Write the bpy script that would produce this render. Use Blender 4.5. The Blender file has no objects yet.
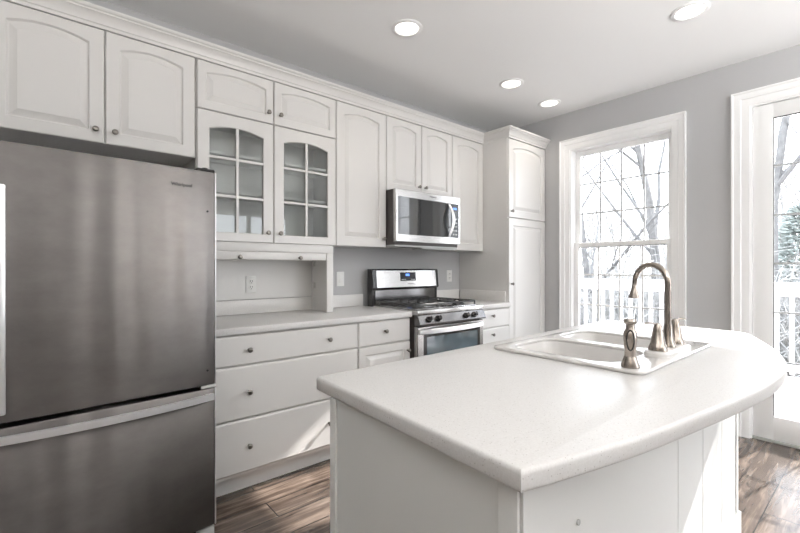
import bpy, bmesh, math, random
from mathutils import Vector, Matrix, Quaternion
PI = math.pi
C = bpy.context.scene.collection
S = bpy.context.scene

# ---------------------------------------------------------------- camera
cam = bpy.data.cameras.new('camera'); camo = bpy.data.objects.new('camera', cam); C.objects.link(camo)
cam.sensor_width = 36.0; cam.lens = 417.14 / 800 * 36.0; cam.shift_y = 0.0012; cam.clip_start = 0.02
camo.location = (0, 0, 1.2347); camo.rotation_euler = (PI/2, 0, math.radians(49.65 - 90))
S.camera = camo

# ---------------------------------------------------------------- world, sun, daylight, exposure
W = bpy.data.worlds.new('world'); S.world = W; W.use_nodes = True
nt = W.node_tree; nt.nodes.clear()
wo = nt.nodes.new('ShaderNodeOutputWorld'); bg = nt.nodes.new('ShaderNodeBackground')
tc = nt.nodes.new('ShaderNodeTexCoord'); sx = nt.nodes.new('ShaderNodeSeparateXYZ'); rp = nt.nodes.new('ShaderNodeValToRGB')
nt.links.new(tc.outputs['Generated'], sx.inputs[0]); nt.links.new(sx.outputs['Z'], rp.inputs[0])
rp.color_ramp.elements[0].color = (0.93, 0.96, 1.0, 1); rp.color_ramp.elements[1].color = (0.72, 0.84, 1.0, 1)
nt.links.new(rp.outputs[0], bg.inputs[0]); bg.inputs[1].default_value = 5.5
nt.links.new(bg.outputs[0], wo.inputs[0])

def light(name, kind, loc, direction, energy, color=(1, 1, 1), size=None, size_y=None):
    l = bpy.data.lights.new(name, kind); o = bpy.data.objects.new(name, l); C.objects.link(o)
    o.location = loc; o.rotation_euler = Vector(direction).to_track_quat('-Z', 'Y').to_euler()
    l.energy = energy; l.color = color
    if kind == 'AREA':
        l.shape = 'RECTANGLE'; l.size = size; l.size_y = size_y or size
    return o
sun = light('sun', 'SUN', (8, -2, 6), (-1, 0.19, -0.74), 13.0, (1.0, 0.96, 0.92)); sun.data.angle = math.radians(1.0)
# portals: guide the sky light through the real openings
def portal(name, loc, direction, w, h):
    o = light(name, 'AREA', loc, direction, 1, size=w, size_y=h); o.data.cycles.is_portal = True
portal('portal_window', (4.05, 1.585, 1.44), (-1, 0, 0), 0.87, 1.9)
portal('portal_door', (4.05, 0.18, 1.2), (-1, 0, 0), 0.96, 2.4)
portal('portal_front_b', (2.9, -2.74, 1.35), (0, 1, 0), 1.6, 1.8)

S.view_settings.view_transform = 'Standard'; S.view_settings.look = 'None'
S.view_settings.gamma = 1.0; S.view_settings.use_curve_mapping = False
S.view_settings.exposure = 0.36
S.cycles.use_denoising = True
S.cycles.max_bounces = 10; S.cycles.diffuse_bounces = 6; S.cycles.glossy_bounces = 5
S.cycles.transparent_max_bounces = 12; S.cycles.sample_clamp_indirect = 6.0
S.cycles.caustics_reflective = False; S.cycles.caustics_refractive = False

# ---------------------------------------------------------------- materials
def srgb(r, g, b):
    f = lambda c: (c/255/12.92) if c/255 <= 0.04045 else ((c/255+0.055)/1.055)**2.4
    return (f(r), f(g), f(b), 1)
def mat(name, col, rough=0.5, metal=0.0, spec=0.5, bump=0.0, bscale=60, vary=0.0, vscale=8, coat=0.0, stretch=None, aniso=0.0, emit=None, estr=0):
    m = bpy.data.materials.new(name); m.use_nodes = True; t = m.node_tree; p = t.nodes['Principled BSDF']
    p.inputs['Base Color'].default_value = col; p.inputs['Roughness'].default_value = rough
    p.inputs['Metallic'].default_value = metal; p.inputs['Specular IOR Level'].default_value = spec
    p.inputs['Coat Weight'].default_value = coat
    co = t.nodes.new('ShaderNodeTexCoord'); mp = t.nodes.new('ShaderNodeMapping'); t.links.new(co.outputs['Object'], mp.inputs[0])
    if stretch: mp.inputs['Scale'].default_value = stretch
    if vary:
        n = t.nodes.new('ShaderNodeTexNoise'); n.inputs['Scale'].default_value = vscale; n.inputs['Detail'].default_value = 5
        t.links.new(mp.outputs[0], n.inputs[0])
        r = t.nodes.new('ShaderNodeValToRGB')
        r.color_ramp.elements[0].color = tuple(c*(1-vary) for c in col[:3])+(1,); r.color_ramp.elements[0].position = 0.3
        r.color_ramp.elements[1].color = tuple(min(1, c*(1+vary)) for c in col[:3])+(1,); r.color_ramp.elements[1].position = 0.7
        t.links.new(n.outputs['Fac'], r.inputs[0]); t.links.new(r.outputs[0], p.inputs['Base Color'])
    if bump:
        n2 = t.nodes.new('ShaderNodeTexNoise'); n2.inputs['Scale'].default_value = bscale; n2.inputs['Detail'].default_value = 4
        b = t.nodes.new('ShaderNodeBump'); b.inputs['Strength'].default_value = bump; b.inputs['Distance'].default_value = 0.01
        t.links.new(mp.outputs[0], n2.inputs[0]); t.links.new(n2.outputs['Fac'], b.inputs['Height']); t.links.new(b.outputs[0], p.inputs['Normal'])
    if aniso:
        p.inputs['Anisotropic'].default_value = aniso; p.inputs['Anisotropic Rotation'].default_value = 0.25
        tg = t.nodes.new('ShaderNodeTangent'); tg.direction_type = 'RADIAL'; tg.axis = 'Z'
        t.links.new(tg.outputs[0], p.inputs['Tangent'])
    if emit:
        p.inputs['Emission Color'].default_value = emit; p.inputs['Emission Strength'].default_value = estr
    return m

M = {}
M['cab'] = mat('cabinet_paint', (0.705, 0.693, 0.675, 1), 0.32, bump=0.01, bscale=30)
M['cab_in'] = mat('cabinet_interior', (0.74, 0.74, 0.725, 1), 0.5, bump=0.01)
M['trim'] = mat('trim_paint', (0.89, 0.89, 0.885, 1), 0.35, bump=0.01, bscale=20)
M['wall'] = mat('wall_paint', (0.47, 0.47, 0.475, 1), 0.75, bump=0.03, bscale=250)
M['ceil'] = mat('ceiling_paint', (0.90, 0.90, 0.895, 1), 0.9, bump=0.03, bscale=200)
M['splash'] = mat('splash_surface', (0.74, 0.725, 0.705, 1), 0.3, vary=0.05, vscale=140)
M['knob'] = mat('brushed_nickel_knob', (0.22, 0.205, 0.185, 1), 0.28, 1.0, bump=0.01)
M['nickel'] = mat('brushed_nickel_tap', (0.34, 0.30, 0.265, 1), 0.27, 1.0, bump=0.02, bscale=80, vary=0.06, vscale=30)
M['chrome'] = mat('chrome', (0.75, 0.75, 0.75, 1), 0.12, 1.0, bump=0.005)
M['steel'] = mat('appliance_steel', (0.56, 0.55, 0.54, 1), 0.22, 1.0, vary=0.04, vscale=3, stretch=(1, 1, 60))
M['steel_dark'] = mat('dark_steel', (0.17, 0.165, 0.165, 1), 0.25, 1.0, vary=0.04, vscale=3)
M['steel_handle'] = mat('handle_steel', (0.86, 0.86, 0.87, 1), 0.3, 0.6, vary=0.03, vscale=10)
M['black'] = mat('black_enamel', (0.018, 0.017, 0.017, 1), 0.15, bump=0.005)
M['dark'] = mat('dark_casing', (0.045, 0.038, 0.035, 1), 0.4, bump=0.02)
M['iron'] = mat('cast_iron', (0.05, 0.05, 0.05, 1), 0.24, bump=0.08, bscale=300)
M['plastic'] = mat('white_plastic', (0.80, 0.80, 0.78, 1), 0.35, bump=0.005)
M['slot'] = mat('slot_dark', (0.05, 0.05, 0.05, 1), 0.6, bump=0.01)
M['gap'] = mat('gasket_black', (0.02, 0.02, 0.02, 1), 0.7, bump=0.02)
M['grey'] = mat('grey_plastic', (0.42, 0.43, 0.42, 1), 0.45, bump=0.01)
M['porcelain'] = mat('sink_enamel', (0.66, 0.645, 0.63, 1), 0.14, coat=0.3, vary=0.015, vscale=20)
M['island'] = mat('island_paint', (0.70, 0.705, 0.69, 1), 0.42, bump=0.02, bscale=25)
M['logo'] = mat('logo_ink', (0.03, 0.03, 0.03, 1), 0.4, bump=0.005)
M['logo_light'] = mat('logo_grey', (0.30, 0.30, 0.30, 1), 0.4, bump=0.005)
M['display'] = mat('display_glass', (0.012, 0.014, 0.02, 1), 0.12, bump=0.002)
M['digits'] = mat('display_digits', (0.05, 0.12, 0.4, 1), 0.3, emit=(0.12, 0.3, 1.0, 1), estr=1.2, bump=0.002)
M['lens'] = mat('lamp_lens', (0.9, 0.9, 0.9, 1), 0.5, emit=(1.0, 0.94, 0.84, 1), estr=2.2, bump=0.002)
M['deck'] = mat('deck_boards', (0.50, 0.44, 0.42, 1), 0.7, vary=0.12, vscale=3, stretch=(1, 12, 1), bump=0.05)
M['rail'] = mat('deck_rail_paint', (0.80, 0.80, 0.80, 1), 0.5, bump=0.02)
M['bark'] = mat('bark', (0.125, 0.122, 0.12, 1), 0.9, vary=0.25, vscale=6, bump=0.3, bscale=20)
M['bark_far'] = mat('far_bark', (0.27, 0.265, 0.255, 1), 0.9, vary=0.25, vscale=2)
M['needle'] = mat('needles', (0.36, 0.39, 0.37, 1), 0.8, vary=0.3, vscale=5)
M['ground'] = mat('leaf_litter', (0.30, 0.28, 0.26, 1), 0.95, vary=0.35, vscale=1.5, bump=0.3, bscale=6)
M['siding'] = mat('house_siding', (0.45, 0.44, 0.43, 1), 0.8, vary=0.05)

def fridge_steel():
    m = mat('fridge_steel', (0.36, 0.345, 0.335, 1), 0.30, 0.96, aniso=0.93)
    t = m.node_tree; p = t.nodes['Principled BSDF']; co = t.nodes.new('ShaderNodeTexCoord')
    # smudges: cloudy roughness, very slight long horizontal brushing
    n = t.nodes.new('ShaderNodeTexNoise'); n.inputs['Scale'].default_value = 5; n.inputs['Detail'].default_value = 7; n.inputs['Roughness'].default_value = 0.65
    mp2 = t.nodes.new('ShaderNodeMapping'); mp2.inputs['Scale'].default_value = (1, 1, 1.8)
    t.links.new(co.outputs['Object'], mp2.inputs[0]); t.links.new(mp2.outputs[0], n.inputs[0])
    mr = t.nodes.new('ShaderNodeMapRange'); mr.inputs['From Min'].default_value = 0.3; mr.inputs['From Max'].default_value = 0.7
    mr.inputs['To Min'].default_value = 0.33; mr.inputs['To Max'].default_value = 0.38
    t.links.new(n.outputs['Fac'], mr.inputs[0]); t.links.new(mr.outputs[0], p.inputs['Roughness'])
    r = t.nodes.new('ShaderNodeValToRGB'); r.color_ramp.elements[0].position = 0.3; r.color_ramp.elements[1].position = 0.72
    r.color_ramp.elements[0].color = (0.145, 0.135, 0.130, 1); r.color_ramp.elements[1].color = (0.185, 0.173, 0.166, 1)
    t.links.new(n.outputs['Fac'], r.inputs[0]); t.links.new(r.outputs[0], p.inputs['Base Color'])
    n3 = t.nodes.new('ShaderNodeTexNoise'); n3.inputs['Scale'].default_value = 2.2; n3.inputs['Detail'].default_value = 1
    mp3 = t.nodes.new('ShaderNodeMapping'); mp3.inputs['Scale'].default_value = (3.2, 1, 0.35)
    b = t.nodes.new('ShaderNodeBump'); b.inputs['Strength'].default_value = 0.6; b.inputs['Distance'].default_value = 0.02
    t.links.new(co.outputs['Object'], mp3.inputs[0]); t.links.new(mp3.outputs[0], n3.inputs[0])
    t.links.new(n3.outputs['Fac'], b.inputs['Height']); t.links.new(b.outputs[0], p.inputs['Normal'])
    return m
M['fridge'] = fridge_steel()

def counter_mat():
    m = mat('speckled_quartz', (0.72, 0.70, 0.675, 1), 0.34, spec=0.4)
    t = m.node_tree; p = t.nodes['Principled BSDF']; co = t.nodes.new('ShaderNodeTexCoord')
    v = t.nodes.new('ShaderNodeTexVoronoi'); v.inputs['Scale'].default_value = 170
    t.links.new(co.outputs['Object'], v.inputs[0])
    r = t.nodes.new('ShaderNodeValToRGB'); e = r.color_ramp.elements
    e[0].position = 0.13; e[0].color = (0, 0, 0, 1); e[1].position = 0.22; e[1].color = (1, 1, 1, 1)
    t.links.new(v.outputs['Distance'], r.inputs[0])
    sel = t.nodes.new('ShaderNodeSeparateColor'); t.links.new(v.outputs['Color'], sel.inputs[0])
    gt = t.nodes.new('ShaderNodeMath'); gt.operation = 'GREATER_THAN'; gt.inputs[1].default_value = 0.62
    t.links.new(sel.outputs[0], gt.inputs[0])
    inv = t.nodes.new('ShaderNodeMath'); inv.operation = 'SUBTRACT'; inv.inputs[0].default_value = 1
    t.links.new(r.outputs[0], inv.inputs[1])
    mul = t.nodes.new('ShaderNodeMath'); mul.operation = 'MULTIPLY'; t.links.new(inv.outputs[0], mul.inputs[0]); t.links.new(gt.outputs[0], mul.inputs[1])
    n = t.nodes.new('ShaderNodeTexNoise'); n.inputs['Scale'].default_value = 260; t.links.new(co.outputs['Object'], n.inputs[0])
    cr = t.nodes.new('ShaderNodeValToRGB'); cr.color_ramp.elements[0].position = 0.35; cr.color_ramp.elements[1].position = 0.65
    cr.color_ramp.elements[0].color = (0.60, 0.588, 0.575, 1); cr.color_ramp.elements[1].color = (0.645, 0.636, 0.626, 1)
    t.links.new(n.outputs['Fac'], cr.inputs[0])
    mx = t.nodes.new('ShaderNodeMixRGB'); t.links.new(mul.outputs[0], mx.inputs[0]); t.links.new(cr.outputs[0], mx.inputs[1])
    mx.inputs[2].default_value = (0.36, 0.34, 0.32, 1)
    t.links.new(mx.outputs[0], p.inputs['Base Color'])
    return m
M['counter'] = counter_mat()

def floor_mat():
    m = mat('plank_floor', (0.1, 0.07, 0.05, 1), 0.22)
    t = m.node_tree; p = t.nodes['Principled BSDF']; co = t.nodes.new('ShaderNodeTexCoord')
    br = t.nodes.new('ShaderNodeTexBrick'); br.inputs['Scale'].default_value = 1; br.inputs['Brick Width'].default_value = 1.15
    br.inputs['Row Height'].default_value = 0.155; br.inputs['Mortar Size'].default_value = 0.003; br.inputs['Bias'].default_value = 0
    br.inputs['Color1'].default_value = (0, 0, 0, 1); br.inputs['Color2'].default_value = (1, 1, 1, 1); br.inputs['Mortar'].default_value = (0.5, 0.5, 0.5, 1)
    br.offset = 0.37; br.offset_frequency = 2
    mp = t.nodes.new('ShaderNodeMapping'); mp.inputs['Location'].default_value = (0.27, 0.05, 0)
    t.links.new(co.outputs['Object'], mp.inputs[0]); t.links.new(mp.outputs[0], br.inputs[0])
    # grain stretched along the planks, shifted per plank
    mp2 = t.nodes.new('ShaderNodeMapping'); mp2.inputs['Scale'].default_value = (1.4, 14, 1)
    add = t.nodes.new('ShaderNodeVectorMath'); add.operation = 'ADD'
    sc = t.nodes.new('ShaderNodeVectorMath'); sc.operation = 'SCALE'; sc.inputs['Scale'].default_value = 7.0
    t.links.new(br.outputs['Color'], sc.inputs[0]); t.links.new(co.outputs['Object'], add.inputs[0]); t.links.new(sc.outputs[0], add.inputs[1])
    t.links.new(add.outputs[0], mp2.inputs[0])
    n = t.nodes.new('ShaderNodeTexNoise'); n.inputs['Scale'].default_value = 2.2; n.inputs['Detail'].default_value = 8; n.inputs['Roughness'].default_value = 0.62; n.inputs['Distortion'].default_value = 0.4
    t.links.new(mp2.outputs[0], n.inputs[0])
    cr = t.nodes.new('ShaderNodeValToRGB'); e = cr.color_ramp.elements
    e[0].position = 0.28; e[0].color = (0.026, 0.018, 0.014, 1); e[1].position = 0.75; e[1].color = (0.21, 0.165, 0.135, 1)
    k = e.new(0.52); k.color = (0.085, 0.063, 0.050, 1)
    t.links.new(n.outputs['Fac'], cr.inputs[0])
    sep = t.nodes.new('ShaderNodeSeparateColor'); t.links.new(br.outputs['Color'], sep.inputs[0])
    tone = t.nodes.new('ShaderNodeMapRange'); tone.inputs['To Min'].default_value = 0.65; tone.inputs['To Max'].default_value = 1.35
    t.links.new(sep.outputs[0], tone.inputs[0])
    vm = t.nodes.new('ShaderNodeVectorMath'); vm.operation = 'SCALE'; t.links.new(cr.outputs[0], vm.inputs[0]); t.links.new(tone.outputs[0], vm.inputs['Scale'])
    mx = t.nodes.new('ShaderNodeMixRGB'); t.links.new(br.outputs['Fac'], mx.inputs[0]); t.links.new(vm.outputs[0], mx.inputs[1]); mx.inputs[2].default_value = (0.018, 0.014, 0.012, 1)
    t.links.new(mx.outputs[0], p.inputs['Base Color'])
    b = t.nodes.new('ShaderNodeBump'); b.inputs['Strength'].default_value = 0.12; b.inputs['Distance'].default_value = 0.004
    t.links.new(n.outputs['Fac'], b.inputs['Height']); t.links.new(b.outputs[0], p.inputs['Normal'])
    return m
M['floor'] = floor_mat()

def glass_mat(name, refl, tint=(1, 1, 1, 1), ior=1.45):
    m = bpy.data.materials.new(name); m.use_nodes = True; t = m.node_tree; t.nodes.clear()
    o = t.nodes.new('ShaderNodeOutputMaterial'); tr = t.nodes.new('ShaderNodeBsdfTransparent'); gl = t.nodes.new('ShaderNodeBsdfGlossy')
    tr.inputs[0].default_value = tint; gl.inputs['Roughness'].default_value = 0.01
    f = t.nodes.new('ShaderNodeFresnel'); f.inputs[0].default_value = ior
    mu = t.nodes.new('ShaderNodeMath'); mu.operation = 'MULTIPLY'; mu.inputs[1].default_value = refl
    t.links.new(f.outputs[0], mu.inputs[0])
    mx = t.nodes.new('ShaderNodeMixShader'); t.links.new(mu.outputs[0], mx.inputs[0]); t.links.new(tr.outputs[0], mx.inputs[1]); t.links.new(gl.outputs[0], mx.inputs[2])
    t.links.new(mx.outputs[0], o.inputs[0]); return m
M['glass'] = glass_mat('window_glass', 0.6)
M['cab_glass'] = glass_mat('cabinet_glass', 1.3, (0.93, 0.945, 0.94, 1))
M['dark_glass'] = mat('appliance_glass', (0.015, 0.017, 0.019, 1), 0.05, spec=1.0, coat=0.6, bump=0.001)
M['oven_glass'] = mat('oven_glass', (0.06, 0.085, 0.10, 1), 0.06, spec=1.0, coat=0.8, bump=0.001)

# ---------------------------------------------------------------- mesh helpers
def box(bm, x0, x1, y0, y1, z0, z1, bev=0.0, seg=2):
    vs = [bm.verts.new(p) for p in ((x0,y0,z0),(x1,y0,z0),(x1,y1,z0),(x0,y1,z0),(x0,y0,z1),(x1,y0,z1),(x1,y1,z1),(x0,y1,z1))]
    fs = [bm.faces.new([vs[i] for i in f]) for f in ((0,3,2,1),(4,5,6,7),(0,1,5,4),(1,2,6,5),(2,3,7,6),(3,0,4,7))]
    if bev > 0:
        es = list({e for f in fs for e in f.edges})
        bmesh.ops.bevel(bm, geom=es, offset=bev, segments=seg, affect='EDGES', profile=0.5, clamp_overlap=True)
def lathe(bm, prof, c=(0,0,0), axis='Z', n=24, cap=True):
    rings = []
    for r, h in prof:
        ring = []
        for i in range(n):
            a = 2*PI*i/n; u, v = r*math.cos(a), r*math.sin(a)
            p = {'Z': (u, v, h), 'Y': (u, h, -v), 'X': (h, u, v)}[axis]
            ring.append(bm.verts.new((c[0]+p[0], c[1]+p[1], c[2]+p[2])))
        rings.append(ring)
    for a, b in zip(rings, rings[1:]):
        for i in range(n): bm.faces.new((a[i], a[(i+1)%n], b[(i+1)%n], b[i]))
    if cap:
        bm.faces.new(list(reversed(rings[0]))); bm.faces.new(rings[-1])
def tube(bm, pts, rads, n=12, cap=True, flat=None):
    pts = [Vector(p) for p in pts]
    if not isinstance(rads, (list, tuple)): rads = [rads]*len(pts)
    rings = []; up = None
    for i, p in enumerate(pts):
        d = (pts[min(i+1, len(pts)-1)] - pts[max(i-1, 0)]).normalized()
        if up is None: up = Vector((0,0,1)) if abs(d.z) < 0.9 else Vector((1,0,0))
        s = d.cross(up)
        if s.length < 1e-4: s = d.cross(Vector((0,1,0)))
        s.normalize(); u2 = s.cross(d).normalized(); up = u2
        ra = rads[i]; rb = ra*(flat or 1)
        rings.append([bm.verts.new(p + s*ra*math.cos(2*PI*k/n) + u2*rb*math.sin(2*PI*k/n)) for k in range(n)])
    for a, b in zip(rings, rings[1:]):
        for k in range(n): bm.faces.new((a[k], a[(k+1)%n], b[(k+1)%n], b[k]))
    if cap and n > 2:
        bm.faces.new(list(reversed(rings[0]))); bm.faces.new(rings[-1])
def loops(bm, ls, cap0=True, cap1=True):
    rs = [[bm.verts.new(p) for p in l] for l in ls]; n = len(rs[0])
    for a, b in zip(rs, rs[1:]):
        for k in range(n): bm.faces.new((a[k], a[(k+1)%n], b[(k+1)%n], b[k]))
    if cap0: bm.faces.new(list(reversed(rs[0])))
    if cap1: bm.faces.new(rs[-1])
    return rs
def prism(bm, pts2, z0, z1):
    loops(bm, [[(x, y, z0) for x, y in pts2], [(x, y, z1) for x, y in pts2]])

def tag(o, label=None, cat=None, group=None, kind=None):
    if label: o['label'] = label
    if cat: o['category'] = cat
    if group: o['group'] = group
    if kind: o['kind'] = kind
    return o
def rootof(p):
    while p.parent: p = p.parent
    return p
def obj(name, bm, m, parent=None, smooth=True, label=None, local=False, sharp=32):
    """link bm (world coordinates, or local to the thing) as one mesh object"""
    bmesh.ops.recalc_face_normals(bm, faces=bm.faces[:])
    if parent is not None and not local:
        off = rootof(parent).location.copy()
        bmesh.ops.translate(bm, verts=bm.verts[:], vec=-off)
    me = bpy.data.meshes.new(name); bm.to_mesh(me); bm.free(); me.materials.append(m)
    if smooth:
        for p in me.polygons: p.use_smooth = True
        me.set_sharp_from_angle(angle=math.radians(sharp))
    o = bpy.data.objects.new(name, me); C.objects.link(o)
    if parent is not None: o.parent = parent
    if label: o['label'] = label
    return o
def thing(name, label, cat, loc, group=None):
    o = bpy.data.objects.new(name, None); C.objects.link(o); o.location = loc; o.empty_display_size = 0.1
    return tag(o, label, cat, group)
def struct(name, bm, m, smooth=True, label=None):
    o = obj(name, bm, m, None, smooth); o['kind'] = 'structure'
    if label: o['label'] = label
    return o
def nb(): return bmesh.new()
def bx(name, m, parent, *a, bev=0.0, label=None, local=False):
    b = nb(); box(b, *a, bev=bev); return obj(name, b, m, parent, label=label, local=local)
def text_mesh(name, body, size, m, parent, matrix, extrude=0.0004):
    cu = bpy.data.curves.new(name, 'FONT'); cu.body = body; cu.size = size; cu.extrude = extrude; cu.resolution_u = 3; cu.offset = size*0.02
    cu.align_x = 'CENTER'; cu.align_y = 'CENTER'
    tmp = bpy.data.objects.new('tmp', cu); C.objects.link(tmp)
    dg = bpy.context.evaluated_depsgraph_get(); me = bpy.data.meshes.new_from_object(tmp.evaluated_get(dg))
    C.objects.unlink(tmp); bpy.data.objects.remove(tmp)
    me.name = name; me.transform(matrix); me.materials.clear(); me.materials.append(m)
    o = bpy.data.objects.new(name, me); C.objects.link(o); o.parent = parent; return o
def curve_slab(name, splines, z, half, bevel, m, parent, res=2):
    """flat slab with holes and rounded edges from closed outlines; z = mid height, half = half thickness"""
    cu = bpy.data.curves.new(name, 'CURVE'); cu.dimensions = '2D'; cu.fill_mode = 'BOTH'
    cu.extrude = half - bevel; cu.bevel_depth = bevel; cu.bevel_resolution = res; cu.offset = -bevel
    for pts in splines:
        s = cu.splines.new('POLY'); s.points.add(len(pts)-1); s.use_cyclic_u = True
        for k, (x, y) in enumerate(pts): s.points[k].co = (x, y, 0, 1)
    tmp = bpy.data.objects.new('tmp', cu); C.objects.link(tmp)
    dg = bpy.context.evaluated_depsgraph_get(); me = bpy.data.meshes.new_from_object(tmp.evaluated_get(dg))
    C.objects.unlink(tmp); bpy.data.objects.remove(tmp)
    b = nb(); b.from_mesh(me); bmesh.ops.remove_doubles(b, verts=b.verts[:], dist=1e-5)
    bmesh.ops.translate(b, verts=b.verts[:], vec=(0, 0, z))
    return obj(name, b, m, parent)

# ---------------------------------------------------------------- key dimensions
YU, YB, YP, YW = 2.5754, 2.27, 2.2806, 2.885       # door faces of upper, base and pantry units; wall
ZT, ZB = 2.4383, 1.3907
XW = 3.887; ZC = 2.7434
XL, YF = -2.6, -2.6
CT = 0.914                                        # counter top height

# ================================================================ SETTING
b = nb(); box(b, XL-0.14, XW+0.16, YF-0.14, YW+0.14, -0.12, 0.0); struct('floor', b, M['floor'])
b = nb(); box(b, XL-0.14, XW+0.16, YF-0.14, YW+0.14, ZC, ZC+0.12); struct('ceiling', b, M['ceil'])
b = nb(); box(b, XL-0.14, XW+0.16, YW, YW+0.14, 0, ZC); struct('wall_back', b, M['wall'])
def wall_with_holes(name, axis, p0, p1, a0, a1, holes):
    b = nb(); a = a0
    def bb(u0, u1, z0, z1):
        if u1-u0 < 1e-4 or z1-z0 < 1e-4: return
        if axis == 'X': box(b, p0, p1, u0, u1, z0, z1)
        else: box(b, u0, u1, p0, p1, z0, z1)
    for (h0, h1, z0, z1) in sorted(holes):
        bb(a, h0, 0, ZC); bb(h0, h1, 0, z0); bb(h0, h1, z1, ZC); a = h1
    bb(a, a1, 0, ZC); return struct(name, b, M['wall'], smooth=False)
WY0, WY1, WZ0, WZ1 = 1.15, 2.02, 0.50, 2.378      # window opening
DY0, DY1, DZ1 = -0.30, 0.66, 2.405                # door opening
wall_with_holes('wall_right', 'X', XW, XW+0.16, YF, YW, [(WY0, WY1, WZ0, WZ1), (DY0, DY1, 0, DZ1)])
wall_with_holes('wall_front', 'Y', YF-0.14, YF, XL-0.14, XW+0.16, [(2.1, 3.7, 0.45, 2.25)])
wall_with_holes('wall_left', 'X', XL-0.14, XL, YF, YW, [])

def casing(b, x, y0, y1, z0, z1, w, bottom=False, step=True):
    """moulded casing on the wall plane x around an opening (opens towards -X)"""
    prof = [(0.0, 0.0), (0.0, 0.012), (0.012, 0.017), (w*0.45, 0.017), (w*0.5, 0.024), (w*0.85, 0.026), (w*0.9, 0.034), (w, 0.034), (w, 0.0)]
    def ring(o, d): return [(x-d, y0-o, z0 - (o if bottom else 0)), (x-d, y0-o, z1+o), (x-d, y1+o, z1+o), (x-d, y1+o, z0-(o if bottom else 0))]
    rs = [[b.verts.new(p) for p in ring(o, d)] for o, d in prof]
    n = 4 if bottom else 3
    for a, c in zip(rs, rs[1:]):
        for k in range(n): b.faces.new((a[k], a[(k+1) % 4], c[(k+1) % 4], c[k]))
b = nb(); casing(b, XW, WY0, WY1, WZ0, WZ1, 0.096, bottom=True); struct('trim_2', b, M['trim'], label='white moulded casing around the window')
b = nb(); casing(b, XW, DY0, DY1, 0.0, DZ1, 0.105); struct('trim_3', b, M['trim'], label='white moulded casing around the glazed door')

def frame_ring(b, x0, x1, y0, y1, z0, z1, wy, wt, wb):
    """sash frame in a YZ plane"""
    box(b, x0, x1, y0, y0+wy, z0, z1, 0.003); box(b, x0, x1, y1-wy, y1, z0, z1, 0.003)
    box(b, x0+0.0005, x1-0.0005, y0+wy-0.002, y1-wy+0.002, z1-wt, z1, 0.003); box(b, x0+0.0005, x1-0.0005, y0+wy-0.002, y1-wy+0.002, z0, z0+wb, 0.003)
# window_1: liner, upper sash, lower sash, panes
b = nb(); 
box(b, XW-0.002, XW+0.158, WY0, WY0+0.012, WZ0, WZ1); box(b, XW-0.002, XW+0.158, WY1-0.012, WY1, WZ0, WZ1)
box(b, XW-0.002, XW+0.158, WY0+0.012, WY1-0.012, WZ1-0.012, WZ1); box(b, XW-0.03, XW+0.158, WY0+0.012, WY1-0.012, WZ0, WZ0+0.022, 0.003)
win = struct('window_1', b, M['trim'], label='double-hung window with white grilles beside the tall pantry')
def sash(name, xa, y0, y1, z0, z1, wt, wb, vs, hs, mm):
    b = nb(); frame_ring(b, xa, xa+0.03, y0, y1, z0, z1, 0.046, wt, wb); s = obj(name, b, M['trim'], win)
    b = nb()
    for y in vs: box(b, xa+0.010, xa+0.020, y-0.007, y+0.007, z0+wb-0.002, z1-wt+0.002)
    for z in hs: box(b, xa+0.0105, xa+0.0195, y0+0.044, y1-0.044, z-0.007, z+0.007)
    obj('grille', b, mm, s)
    b = nb(); box(b, xa+0.0135, xa+0.0165, y0+0.044, y1-0.044, z0+wb-0.002, z1-wt+0.002); obj('pane', b, M['glass'], s)
SY0, SY1 = WY0+0.013, WY1-0.013
gl0, gl1 = SY0+0.046, SY1-0.046; q = (gl1-gl0)/4
M['grille'] = mat('grille_grey', (0.55, 0.56, 0.57, 1), 0.4, bump=0.005)
sash('upper_sash', XW+0.088, SY0, SY1, 1.425, WZ1-0.013, 0.05, 0.042, [gl0+q, gl0+2*q, gl0+3*q], [1.754, 2.04], M['grille'])
sash('lower_sash', XW+0.050, SY0, SY1, WZ0+0.023, 1.472, 0.042, 0.06, [gl0+q, gl0+2*q, gl0+3*q], [0.882, 1.165], M['trim'])

# door_1: glazed door
DX = XW+0.018
b = nb(); frame_ring(b, DX, DX+0.042, -0.282, 0.648, 0.02, 2.392, 0.112, 0.102, 0.165)
door = struct('door_1', b, M['trim'], label='white full-lite patio door with grilles between the panes')
b = nb()
for z in (1.952, 1.604, 1.262, 0.918, 0.57): box(b, DX+0.016, DX+0.026, -0.172, 0.538, z-0.007, z+0.007)
for y in (0.303, 0.066): box(b, DX+0.0165, DX+0.0255, y-0.007, y+0.007, 0.183, 2.292)
obj('grille', b, M['grille'], door)
b = nb(); box(b, DX+0.0195, DX+0.0225, -0.172, 0.538, 0.183, 2.292); obj('pane', b, M['glass'], door)
b = nb()
box(b, XW-0.001, XW+0.159, DY0, DY0+0.014, 0, DZ1); box(b, XW-0.001, XW+0.159, DY1-0.009, DY1, 0, DZ1); box(b, XW-0.001, XW+0.159, DY0+0.014, DY1-0.009, DZ1-0.009, DZ1)
obj('jamb', b, M['trim'], door)
b = nb(); box(b, XW+0.01, XW+0.158, DY0+0.015, DY1-0.010, 0.0, 0.018, 0.003); obj('threshold', b, M['grey'], door)
b = nb(); lathe(b, [(0.03, 0), (0.03, 0.008), (0.012, 0.012), (0.012, 0.04)], (DX-0.04, -0.225, 0.96), 'X'); tube(b, [(DX-0.042, -0.225, 0.96), (DX-0.042, -0.17, 0.962), (DX-0.042, -0.12, 0.958)], 0.009); obj('door_handle', b, M['nickel'], door)

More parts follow.
